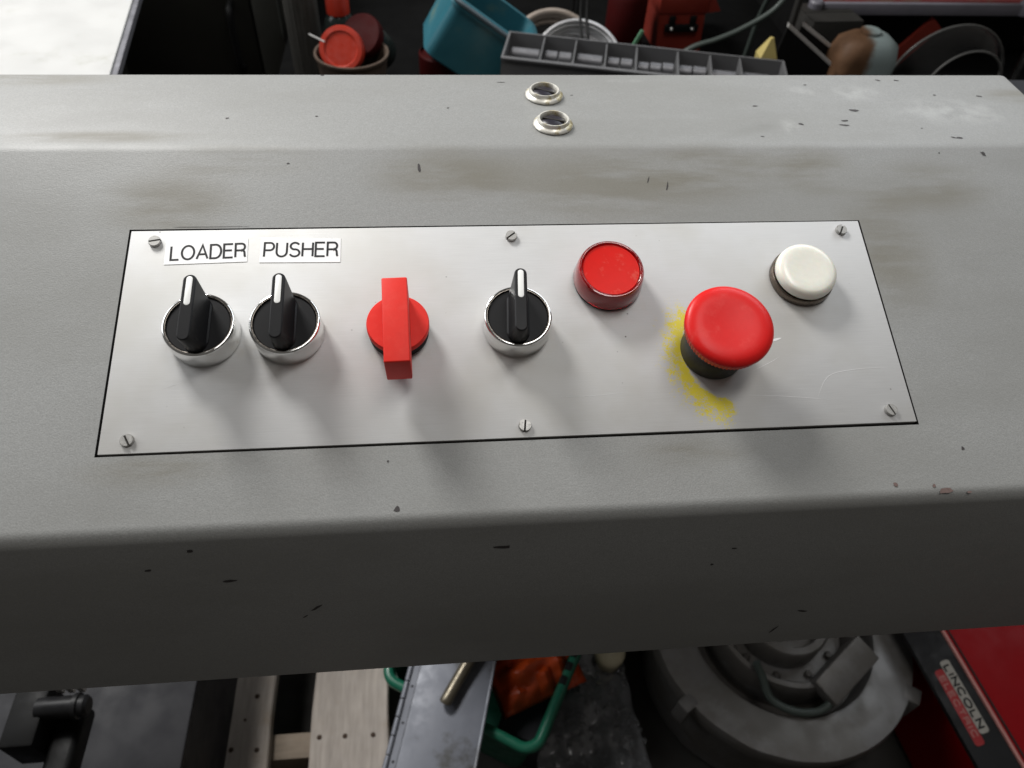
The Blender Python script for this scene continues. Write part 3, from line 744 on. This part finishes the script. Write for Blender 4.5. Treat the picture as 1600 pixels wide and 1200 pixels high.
# bubble wrap heap
g = G(); nx, ny = 44, 60; v = []; f = []
def bwz(x, y): return .055 + .028 * noise.noise((x * 14, y * 14, 3)) + .012 * noise.noise((x * 40, y * 30, 8)) - .10 * max(0, abs(x) - .05)
for i in range(nx + 1):
    for j in range(ny + 1):
        x = (i / nx - .5) * (.135 + .05 * (1 - j / ny)); y = (j / ny - .5) * .26
        v.append((x + .006 * noise.noise((x * 20, y * 20, 0)), y, bwz(x, y)))
for i in range(nx):
    for j in range(ny): f.append((i * (ny + 1) + j, (i + 1) * (ny + 1) + j, (i + 1) * (ny + 1) + j + 1, i * (ny + 1) + j + 1))
t = thing('bubble_wrap', 'crumpled clear bubble wrap on the floor between green crate and round casting', 'bubble wrap', (.168, .105, .0))
g.add(v, f); o = g.obj('film', 'bubble', t, smooth=180); md = o.modifiers.new('thickness', 'SOLIDIFY'); md.thickness = .0012
g = G(); rnd = random.Random(3)
for _ in range(420):
    x = rnd.uniform(-.085, .085); y = rnd.uniform(-.125, .125)
    if abs(x) > (.066 + .025 * (.5 - y / .26)): continue
    z = bwz(x, y) + .0006; r = rnd.uniform(.0028, .0052)
    T = Matrix.Translation((x, y, z)) @ Euler((rnd.uniform(-.7, .7), rnd.uniform(-.7, .7), 0)).to_matrix().to_4x4()
    g.lathe([(r, 0), (r * .92, r * .38), (r * .62, r * .68), (r * .15, r * .8)], 9, T)
o = g.obj('bubbles', 'bubble_pop', t, smooth=60); o['kind'] = 'stuff'
g = G(); g.lathe([(.016, 0), (.019, .004), (.022, .07), (.024, .072), (.024, .082), (.019, .088), (.004, .090)], 28, cap1=True)
o = g.obj('cream_pot', 'cream', smooth=50, loc=(.214, .208, .001)); tag(o, 'small cream lidded pot behind the bubble wrap', 'pot')

# round aluminium casting (motor end bell)
t = thing('round_casting', 'large round grey aluminium motor casting lying on the floor with cable', 'motor casting', (.446, .188, 0))
g = G(); g.lathe([(.150, .02), (.172, .03), (.178, .15), (.1895, .170), (.1905, .192), (.188, .198), (.140, .2005), (.134, .199), (.130, .190), (.126, .160)], 96, cap1=False, wob=lambda k, i, a: .0012 * noise.noise((i * .35, k, 2))); g.obj('flange', 'cast', t, smooth=40)
g = G(); g.lathe([(.1265, .160), (.110, .157), (.104, .165), (.103, .160)], 72); g.obj('trough', 'cast_dark', t, smooth=40)
g = G(); g.lathe([(.103, .158), (.1035, .214), (.101, .220), (.094, .220), (.091, .216), (.088, .190), (.060, .186)], 72, cap0=False); g.obj('hub_ring', 'cast', t, smooth=40)
g = G(); g.lathe([(.062, .186), (.062, .226), (.059, .230), (.050, .230), (.047, .224), (.046, .200)], 64); g.obj('bearing_ring', 'cast', t, smooth=40)
for a in (250, 285, 320, 215):
    g = G(); g.lathe([(.006, 0), (.006, .006), (.004, .008)], 6); g.obj('bolt', 'cast_dark', t, loc=(.076 * math.cos(math.radians(a)), .076 * math.sin(math.radians(a)), .187))
for a, w2 in ((212, .010), (324, .012), (90, .013)):
    g = G(); g.box(.178, .203, -w2, w2, .150, .1985, bev=.003); g.obj('lug', 'cast', t, rot=rz(a))
g = G(); g.tube(catmull([(-.068, -.068, .236), (-.060, -.082, .222), (-.050, -.108, .206), (-.020, -.126, .205), (.012, -.127, .206), (.035, -.115, .215)], 7), .0055, 10); g.obj('cable', 'hose', t, smooth=60)
T = Matrix.Translation((.055, -.085, .222)) @ Euler((math.radians(14), math.radians(-8), math.radians(35))).to_matrix().to_4x4()
g = G(); g.box(-.046, .050, -.018, .022, -.012, .014, T, bev=.003); g.obj('bracket', 'cast', t)

# red welding machine with black bezel and badge
t = thing('welding_machine', 'red welding machine with black bezel and maker badge at the right', 'welder', (.642, .05, 0), rz(6.4))
g = G(); g.box(.018, .40, -.30, .24, .012, .255, bev=.006); g.obj('body', 'welder_red', t)
g = G(); g.box(.006, .402, -.302, .242, .2555, .270, bev=.003); tp = g.obj('lid', 'welder_red', t)
g = G(); g.tube([(.004, -.30, .2690), (.004, .24, .2690)], .0028, 8); g.obj('trim_line', 'badge_pale', tp, smooth=60)
g = G(); g.tube([(.011, -.30, .2700), (.011, .24, .2700)], .0016, 8); g.obj('groove', 'rubber', tp, smooth=60)
# sloping bezel between top and side
A0 = Vector((.002, 0, .268)); A1 = Vector((-.030, 0, .236)); 
g = G(); loops = []
for y in (-.30, .24):
    loops.append([(.012, y, .262), (.002, y, .2685), (-.030, y, .2365), (-.029, y, .228), (.014, y, .225)])
g.loft(loops); bz = g.obj('bezel', 'welder_black', t, smooth=0)
bdir = (A0 - A1).normalized(); nb = Vector((-bdir.z, 0, bdir.x)) * -1
nb = Vector((-1, 0, 1)).normalized()
Rb = Matrix(((0, bdir.x, nb.x), (-1, bdir.y, nb.y), (0, bdir.z, nb.z))).to_4x4()    # local x runs towards the viewer, local y up the slope
def on_bezel(y, s, h):
    p = A1 + bdir * s + nb * h; m = Rb.copy(); m.translation = Vector((p.x, y, p.z)); return m
def badge(x0, x1, y0, y1, th, mat, name, M4):
    g = G(); r = min(x1 - x0, y1 - y0) * .3
    g.loft([rrect(x0, x1, y0, y1, r, 0), rrect(x0, x1, y0, y1, r, th)], M4); return g.obj(name, mat, bz, smooth=30)
badge(-.047, .047, -.0060, .0060, .0010, 'badge_white', 'badge', on_bezel(.0020, .0290, .0002))
badge(-.039, .058, -.0060, .0055, .0008, 'badge_red', 'badge', on_bezel(.0020, .0170, .0002))
g = lettering('LINCOLN', .080, .0070, .0023, sx=1.15, gap=.34); o = g.obj('lettering', 'ink', bz, smooth=0); o.matrix_local = on_bezel(.0020, .0290, .0013)
g = lettering('ELECTRIC', .078, .0060, .0016, sx=1.1, gap=.36); o = g.obj('lettering', 'badge_pale', bz, smooth=0); o.matrix_local = on_bezel(-.0070, .0168, .0011)

# ================================================================== bench and clutter behind the console
BZ = 0.60
t = thing('work_bench', 'black steel work bench behind the console', 'bench', (.5, 1.0, 0))
g = G(); g.box(-.80, .95, -.40, .62, BZ - .03, BZ, bev=.003); g.obj('top', 'bench', t)
for x in (-.78, .90):
    for y in (-.36, .56):
        g = G(); g.box(x, x + .05, y, y + .05, 0, BZ - .03); g.obj('leg', 'bench', t, smooth=0)

# white machine top at the left
t = thing('white_machine_table', 'bright white machine table top with grey edge at the upper left', 'machine table', (-.70, .95, 0))
g = G(); q = [(.3002, -.36), (.2345, .20), (-.60, .20), (-.60, -.36)]
g.loft([[(x, y, .788) for x, y in q], [(x, y, .797) for x, y in q], [(x * .998, y, .80) for x, y in q]]); g.obj('top', 'white_top', t, smooth=30)
g = G(); c4 = [(.3014, -.36), (.2357, .20), (.2417, .20), (.3074, -.36)]
g.loft([[(x, y, .790) for x, y in c4], [(x, y, .7985) for x, y in c4]]); g.obj('edge_strip', 'edge_grey', t, smooth=0)
g = G(); g.box(-.58, .13, -.32, .16, 0, .788); g.obj('body', 'olive', t, smooth=0)

# dark cabinet with a handle
t = thing('steel_cabinet', 'dark olive steel cabinet with vertical bar handle behind the white table', 'cabinet', (-.55, 1.42, 0))
g = G(); g.box(-.35, .235, -.16, .2, .02, .95, bev=.004); g.obj('body', 'olive', t)
g = G(); g.box(-.33, .182, -.172, -.161, .05, .93, bev=.003); d = g.obj('door', 'olive', t)
g = G(); g.box(.186, .233, -.175, -.161, .03, .94, bev=.003); g.obj('frame_post', 'olive2', t)
g = G(); g.tube(catmull([(.148, -.172, .64), (.148, -.197, .63), (.148, -.200, .58), (.148, -.197, .53), (.148, -.172, .52)], 6), .006, 10); g.obj('handle', 'black_steel', d, smooth=60)

# grey roll standing on the bench
t = thing('matting_roll', 'grey streaky roll of matting standing beside the dark cabinet', 'roll', (-.245, 1.06, BZ))
g = G(); rnd = random.Random(9); jj = [rnd.random() for _ in range(60)]
g.lathe([(.026, 0), (.027, .10), (.0265, .22), (.026, .30)], 60, wob=lambda k, i, a: .0018 * (jj[i] - .5)); g.obj('outer_wrap', 'roll', t, smooth=40)
g = G(); pts = [((.004 + .0010 * i) * math.cos(i * .8), (.004 + .0010 * i) * math.sin(i * .8), .301) for i in range(22)]
g.tube(pts, .0012, 6); g.obj('spiral_end', 'roll', t)

# bucket with a lidded jar in it, dark bottle behind
t = thing('small_bucket', 'small beige brown bucket holding an orange lidded jar', 'bucket', (-.158, .935, BZ))
g = G(); g.lathe([(.044, 0), (.055, .088), (.0575, .090), (.0575, .094), (.054, .094), (.052, .088), (.042, .004)], 56, cap1=True); g.obj('pail', 'bucket', t, smooth=40)
g = G(); g.tube([(.056 * math.cos(a), .056 * math.sin(a), .086 - .03 * math.sin(a) ** 2) for a in [PI * .05 + PI * .9 * i / 20 for i in range(21)]], .0015, 6); g.obj('bail', 'pale_steel', t)
RJ = Euler((math.radians(58), 0, math.radians(-8)))
t = thing('lidded_jar', 'jar with orange red lid tipped towards the viewer in the small bucket', 'jar', (-.170, .945, .690), (RJ.x, RJ.y, RJ.z))
g = G(); g.lathe([(.028, -.055), (.030, -.045), (.030, .0), (.027, .006)], 40); g.obj('glass', 'dark_glass', t, smooth=40)
g = G(); g.lathe([(.0335, .004), (.0340, .008), (.0340, .020), (.0325, .023), (.026, .0235), (.0245, .0215), (.004, .0212)], 48); g.obj('lid', 'lid_orange', t, smooth=40)
t = thing('lidded_jar', 'second jar with dark red lid lying behind the orange lidded one', 'jar', (-.138, .985, .690), (RJ.x - .2, 0, math.radians(-30)))
g = G(); g.lathe([(.028, -.055), (.030, -.045), (.030, .0), (.027, .006)], 40); g.obj('glass', 'dark_glass', t, smooth=40)
g = G(); g.lathe([(.0335, .004), (.0340, .008), (.0340, .018), (.0325, .021), (.004, .0212)], 48); g.obj('lid', 'dark_red', t, smooth=40)
t = thing('dark_bottle', 'dark bottle with red cap at the top edge beside the grey roll', 'bottle', (-.183, 1.04, BZ))
g = G(); g.lathe([(.024, 0), (.026, .004), (.026, .085), (.022, .102), (.015, .110), (.015, .116)], 36); g.obj('glass', 'dark_glass', t, smooth=40)
g = G(); g.lathe([(.0185, .110), (.0185, .138), (.016, .141)], 30, wob=lambda k, i, a: .0005 if i % 2 else 0); g.obj('cap', 'lid_orange', t, smooth=40)
g = G(); g.box(-.012, .012, -.002, .002, -.0006, .0006); o = g.obj('metal_strip', 'pale_steel', smooth=0, loc=(-.205, .915, .7230), rot=(0, math.radians(28), 0)); tag(o, 'short pale metal strip poking out by the grey roll', 'metal strip')

# blue bin leaning on its corner
t = thing('storage_bin', 'teal blue plastic storage bin tipped on its side edge', 'bin', (-.053, .93, .694), (0, math.radians(34), 0))
Lb, Db, Hb = .160, .125, .105
def rr2(i, z): return rrect(i, Lb - i, i, Db - i, .018, z)
g = G(); g.loft([rr2(.012, 0), rr2(.005, .005), rr2(0, Hb - .012), rr2(-.005, Hb - .012), rr2(-.005, Hb), rr2(.004, Hb), rr2(.008, .006)]); g.obj('tub', 'blue_bin', t, smooth=40)
g = G(); g.tube([p for p in rrect(-.005, Lb + .005, -.005, Db + .005, .02, Hb - .004)] + [(Lb - .015, -.005, Hb - .004)], .0035, 8); g.obj('rim', 'bin_rim', t, smooth=60)
g = G(); g.lathe([(.036, 0), (.037, .004), (.037, .070), (.034, .073), (.034, .069), (.004, .069)], 40)
o = g.obj('paint_tin', 'dark_red', smooth=40, loc=(-.018, .985, BZ)); tag(o, 'dark red tin propping up the blue bin', 'tin')

# grey parts tray with pins
t = thing('parts_tray', 'grey plastic parts tray with a row of compartments behind the console', 'parts tray', (.0651, .8230, .690), rz(-12.7))
L, D, H = .412, .086, .05
g = G(); g.box(.0032, L - .0032, .0032, D - .0032, .016, .019); g.box(0, L, 0, D, 0, .003); g.box(0, L, 0, .003, .0031, H); g.box(0, L, D - .003, D, .0031, H); g.box(0, .003, .0031, D - .0031, .0031, H); 
g.add([(L - .003, .0031, .0031), (L - .003, D - .0031, .0031), (L - .003, D - .0031, H), (L - .003, .0031, H), (L, .0031, .0031), (L, D - .0031, .0031), (L, D - .0031, H), (L, .0031, H)], [(0, 1, 2, 3), (7, 6, 5, 4), (0, 3, 7, 4), (1, 5, 6, 2), (3, 2, 6, 7), (0, 4, 5, 1)])
g.obj('tray_shell', 'tray', t, smooth=0)
g = G(); g.box(0.0, L, -.004, -.0002, H - .003, H); g.obj('rim', 'tray', t, smooth=0)
xs = [.055, .103, .149, .194, .255, .303, .347]
for x in xs:
    g = G(); g.box(x - .001, x + .001, .0032, D - .0032, .0192, H - .002); g.obj('divider', 'tray', t, smooth=0)
edges = [.004] + xs + [.395]; rnd = random.Random(5)
for q in range(len(edges) - 1):
    a, b_ = edges[q] + .003, edges[q + 1] - .003
    k = (1, 2, 1, 2, 3, 2, 1, 1)[q]
    for m in range(k):
        l = (b_ - a) / k
        g = G(); g.lathe([(.0090, 0), (.0100, .001), (.0100, l - .003), (.0090, l - .002)], 24)
        o = g.obj('steel_pin', 'pin', smooth=40)
        loc = Vector((a + m * l + .001, .056 + rnd.uniform(-.003, .003), .0294)); RZ = Matrix.Rotation(math.radians(-12.7), 4, 'Z')
        p = Vector((.0651, .8230, .690)) + RZ @ loc
        o.matrix_world = Matrix.Translation(p) @ RZ @ Matrix.Rotation(PI / 2, 4, 'Y')
        ORD = ('first', 'second', 'third', 'fourth', 'fifth', 'sixth', 'seventh', 'eighth')
        which = {1: ('single',), 2: ('left', 'right'), 3: ('left', 'middle', 'right')}[k][m]
        tag(o, '%s steel pin in the %s compartment from the left of the grey parts tray' % (which, ORD[q]), 'pin', 'steel pins in the parts tray')
t = thing('support_box', 'plain dark box under the grey parts tray', 'box', (.26, .83, BZ), rz(-12.7))
g = G(); g.box(-.17, .17, -.035, .045, 0, .089, bev=.002); g.obj('body', 'grey_box', t)
g = G(); g.box(-.168, .168, -.0375, -.0355, .02, .075); g.obj('front_panel', 'grey_box', t, smooth=0)
g = G(); g.lathe([(.017, 0), (.020, .01), (.021, .06), (.016, .085), (.012, .090)], 28); o = g.obj('cream_cup', 'cream', smooth=50, loc=(.052, .818, BZ)); tag(o, 'cream rounded pot at the left end of the parts tray', 'pot')

# coils of wire behind the tray
def coil(name, loc, rot, R, r, turns, mat, label):
    t = thing(name, label, 'wire coil', loc, rot)
    rnd = random.Random(len(label))
    for k in range(turns):
        g = G(); T = Matrix.Translation((rnd.uniform(-.001, .001), rnd.uniform(-.001, .001), -k * r * 1.95))
        g.torus(R * (1 - .05 * (k % 3)) + rnd.uniform(-.0025, .0025), r, 72, 10, T); g.obj('turn', mat, t, smooth=60)
    return t
coil('wire_coil', (.208, .975, .660), (math.radians(38), 0, math.radians(-6)), .072, .0034, 9, 'coil', 'coil of bright silver wire behind the grey parts tray')
coil('wire_coil', (.180, 1.035, .640), (math.radians(46), 0, math.radians(8)), .078, .0055, 4, 'coil2', 'brownish coil of wire behind the bright silver one')
g = G()
for dx in (0, .010):
    g.tube(catmull([(.196 + dx, .885, .690), (.1985 + dx, .915, .722), (.199 + dx, .95, .745), (.203 + dx, .985, .79), (.207 + dx, 1.03, .83), (.211 + dx, 1.08, .79), (.213 + dx, 1.10, .60)], 8), .0026, 8)
o = g.obj('black_cable', 'black_steel', smooth=60); tag(o, 'doubled black cable looping up over the silver wire coil', 'cable')

# red toolbox
t = thing('tool_box', 'red metal tool box with black latch behind the parts tray', 'tool box', (.428, 1.215, BZ), rz(3))
g = G(); g.loft([[(-.042, -.065, 0), (.045, -.065, 0), (.045, .065, 0), (-.042, .065, 0)], [(-.048, -.065, .07), (.040, -.065, .07), (.040, .065, .07), (-.048, .065, .07)]]); g.obj('body', 'tool_red', t, smooth=0)
g = G(); g.box(-.050, .044, -.067, .067, .0705, .115, bev=.002); g.obj('lid', 'tool_red', t)
g = G(); g.loft([[(.0445, -.066, .072), (.068, -.066, .075), (.068, .066, .075), (.0445, .066, .072)], [(.0445, -.066, .105), (.048, -.066, .105), (.048, .066, .105), (.0445, .066, .105)]]); g.obj('side_wing', 'tool_red', t, smooth=0)
g = G(); g.box(-.034, .030, -.073, -.0652, .040, .053, bev=.002); lt = g.obj('latch', 'black_steel', t)
for x in (-.022, .018):
    g = G(); g.box(x - .006, x + .006, -.072, -.0660, .0535, .068, bev=.001); g.obj('latch_tab', 'black_steel', lt)
    g = G(); g.lathe([(.003, 0), (.002, .002)], 10); g.obj('rivet', 'pale_steel', lt, loc=(x, -.0732, .046), rot=(PI / 2, 0, 0))
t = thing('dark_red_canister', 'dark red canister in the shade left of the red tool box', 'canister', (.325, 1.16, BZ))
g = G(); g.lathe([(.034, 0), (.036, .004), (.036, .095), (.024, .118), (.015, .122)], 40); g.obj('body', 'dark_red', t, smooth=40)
g = G(); g.lathe([(.012, .122), (.012, .140), (.010, .142)], 24); g.obj('spout', 'pale_steel', t, smooth=40)
g = G(); g.box(-.003, .003, -.002, .002, -.04, .04, bev=.0008); o = g.obj('green_strip', 'green_strip', loc=(.287, .955, .6860), rot=(0, math.radians(24), 0)); tag(o, 'small green plastic strip right of the silver wire coil', 'strip')

# hose, yellow wedge
g = G(); g.tube(catmull([(.34, 1.00, .62), (.4006, 1.0, .6716), (.4465, 1.0, .6894), (.486, 1.0, .7079), (.5315, 1.0, .7395), (.552, 1.01, .772), (.555, 1.04, .80), (.556, 1.10, .70), (.556, 1.12, .604)], 8), .0048, 10)
o = g.obj('hose', 'hose', smooth=60); tag(o, 'thin grey green hose curving up beside the red tool box', 'hose')
g = G(); g.loft([[(-.013, -.012, 0), (.013, -.012, 0), (.013, .012, 0), (-.013, .012, 0)], [(-.011, -.010, .10), (.012, -.010, .10), (.012, .010, .10), (-.011, .010, .10)], [(-.013, -.012, .131), (.013, -.012, .130), (.013, .012, .130), (-.013, .012, .131)], [(-.001, -.003, .157), (.003, -.003, .157), (.003, .003, .157), (-.001, .003, .157)]])
o = g.obj('glue_bottle', 'yellow', smooth=0, loc=(.474, .855, BZ)); tag(o, 'small yellow pointed bottle tip behind the right end of the tray', 'bottle')

# storage rack: posts and shelf over the right half of the bench
t = thing('storage_rack', 'black storage rack with thin steel posts over the bench', 'rack', (.85, 1.15, BZ))
for x, y in ((-.305, -.20), (.50, -.20), (-.305, .30), (.50, .30)):
    g = G(); g.tube([(x, y, 0), (x, y, .55)], .0058, 8); g.obj('post', 'grey_box', t)
g = G(); g.box(-.32, .52, -.22, .32, .52, .535); g.obj('shade_shelf', 'black_steel', t, smooth=0)  # out-of-view board added to shade the clutter at the right

# steel channel leaning
t = thing('steel_channel', 'black steel channel with pale edges leaning beside the rack post', 'steel channel', (.560, .90, BZ))
for nm, y, x0, x1, za, zb in (('wall', .0, -.044, .047, .156, .096), ('wall', .045, .002, .070, .139, .099)):
    g = G(); g.loft([[(x0 - .02, y, 0), (x1, y, 0), (x1, y + .004, 0), (x0 - .02, y + .004, 0)], [(x0, y, za - .003), (x1, y, zb - .003), (x1, y + .004, zb - .003), (x0, y + .004, za - .003)]]); wl = g.obj(nm, 'black_steel', t, smooth=0)
    g = G(); g.loft([[(x0, y - .001, za - .0028), (x1, y - .001, zb - .0028), (x1, y + .005, zb - .0028), (x0, y + .005, za - .0028)], [(x0, y - .001, za + .003), (x1, y - .001, zb + .003), (x1, y + .005, zb + .003), (x0, y + .005, za + .003)]]); g.obj('pale_edge', 'pale_steel', wl, smooth=0)  # upper edges of the walls, paler than their sides
g = G(); g.box(-.06, .045, .0045, .0445, 0, .006); g.obj('web', 'black_steel', t, smooth=0)
t = thing('grey_carton', 'grey carton in the shade behind the steel channel', 'carton', (.685, 1.075, BZ), rz(4))
g = G(); g.box(-.065, .030, -.04, .04, 0, .105, bev=.002); g.obj('body', 'grey_box', t)
g = G(); g.box(-.064, .029, -.039, -.001, .1055, .1075); g.box(-.064, .029, .001, .039, .1055, .1075); g.obj('flap', 'grey_box', t, smooth=0)

# stained jug
t = thing('stained_jug', 'plastic jug stained brown on one side and pale blue on the other', 'jug', (.668, .925, BZ))
g = G(); g.loft([rrect(-.048, .050, -.035, .035, .02, 0), rrect(-.050, .052, -.037, .037, .022, .02), rrect(-.050, .052, -.037, .037, .022, .10), rrect(-.044, .048, -.033, .033, .024, .122), rrect(-.028, .034, -.024, .024, .02, .132), rrect(-.018, .020, -.016, .016, .014, .136)]); g.obj('body', 'jug', t, smooth=60)
g = G(); g.lathe([(.016, .134), (.017, .137), (.016, .1405), (.011, .1415)], 28); g.obj('cap', 'jug', t, smooth=60)

# red cart with grey trim at the upper right
t = thing('red_cart', 'faded red topped tool cart with grey trim at the upper right', 'tool cart', (.95, 1.275, BZ - .0), rz(1.0))
g = G(); g.box(-.30, .40, -.17, .17, .107, .121, bev=.002); g.obj('top', 'pink_red', t)
g = G(); g.box(-.29, .40, -.182, -.1715, .096, .1165, bev=.002); tr = g.obj('trim', 'lilac', t)
for x in (-.305, .10):
    g = G(); g.lathe([(.012, 0), (.013, .002), (.013, .02), (.010, .023)], 20); g.obj('corner_cap', 'lilac', tr, loc=(x, -.176, .097))
g = G(); g.box(-.28, .38, -.10, .16, 0, .1065); g.obj('body', 'black_steel', t, smooth=0)  # body coloured black for the shadow under the trim
g = G(); g.box(-.015, .015, -.004, .004, -.050, .045); g.obj('strut', 'tool_red', t, loc=(-.085, -.172, .045), rot=(0, math.radians(38), 0), smooth=0)

# smoky plastic funnel lying with its small end forward
t = thing('plastic_funnel', 'smoky dark plastic funnel lying on the bench at the right', 'funnel', (.83, .90, BZ))
def fring(cx, cy, cz, rr, n=72):
    o = []
    for i in range(n):
        a = 2 * PI * i / n; z = cz + rr * math.sin(a)
        if math.sin(a) < 0: z = cz + min(rr, cz - .601) * math.sin(a)
        o.append((cx + rr * math.cos(a) - .83, cy - .90, z - BZ))
    return o
NR = (.812, .85, .679, .062); FR = (.852, .955, .634, .103)
g = G(); g.loft([fring(*NR), fring(.830, .90, .660, .086), fring(*FR)], cap0=False, cap1=False); g.obj('cone', 'smoke', t, smooth=60)
for nm, q, rad in (('small_rim', NR, .0020), ('large_rim', FR, .0022)):
    p = fring(*q); g = G(); g.tube(p + p[:2], rad, 8); g.obj(nm, 'smoke_rim', t, smooth=60)
g = G(); g.lathe([(.004, 0), (.012, .002), (.0165, .009), (.0165, .015), (.012, .023), (.004, .026)], 28)
g.lathe([(.006, -.125), (.006, .001)], 16)
o = g.obj('knob_lever', 'chrome', smooth=40, loc=(.936, .90, .7085 + .0)); o.location.z = .7265; o.rotation_euler = (0, 0, 0); tag(o, 'shiny round metal knob at the right edge of the bench', 'knob')
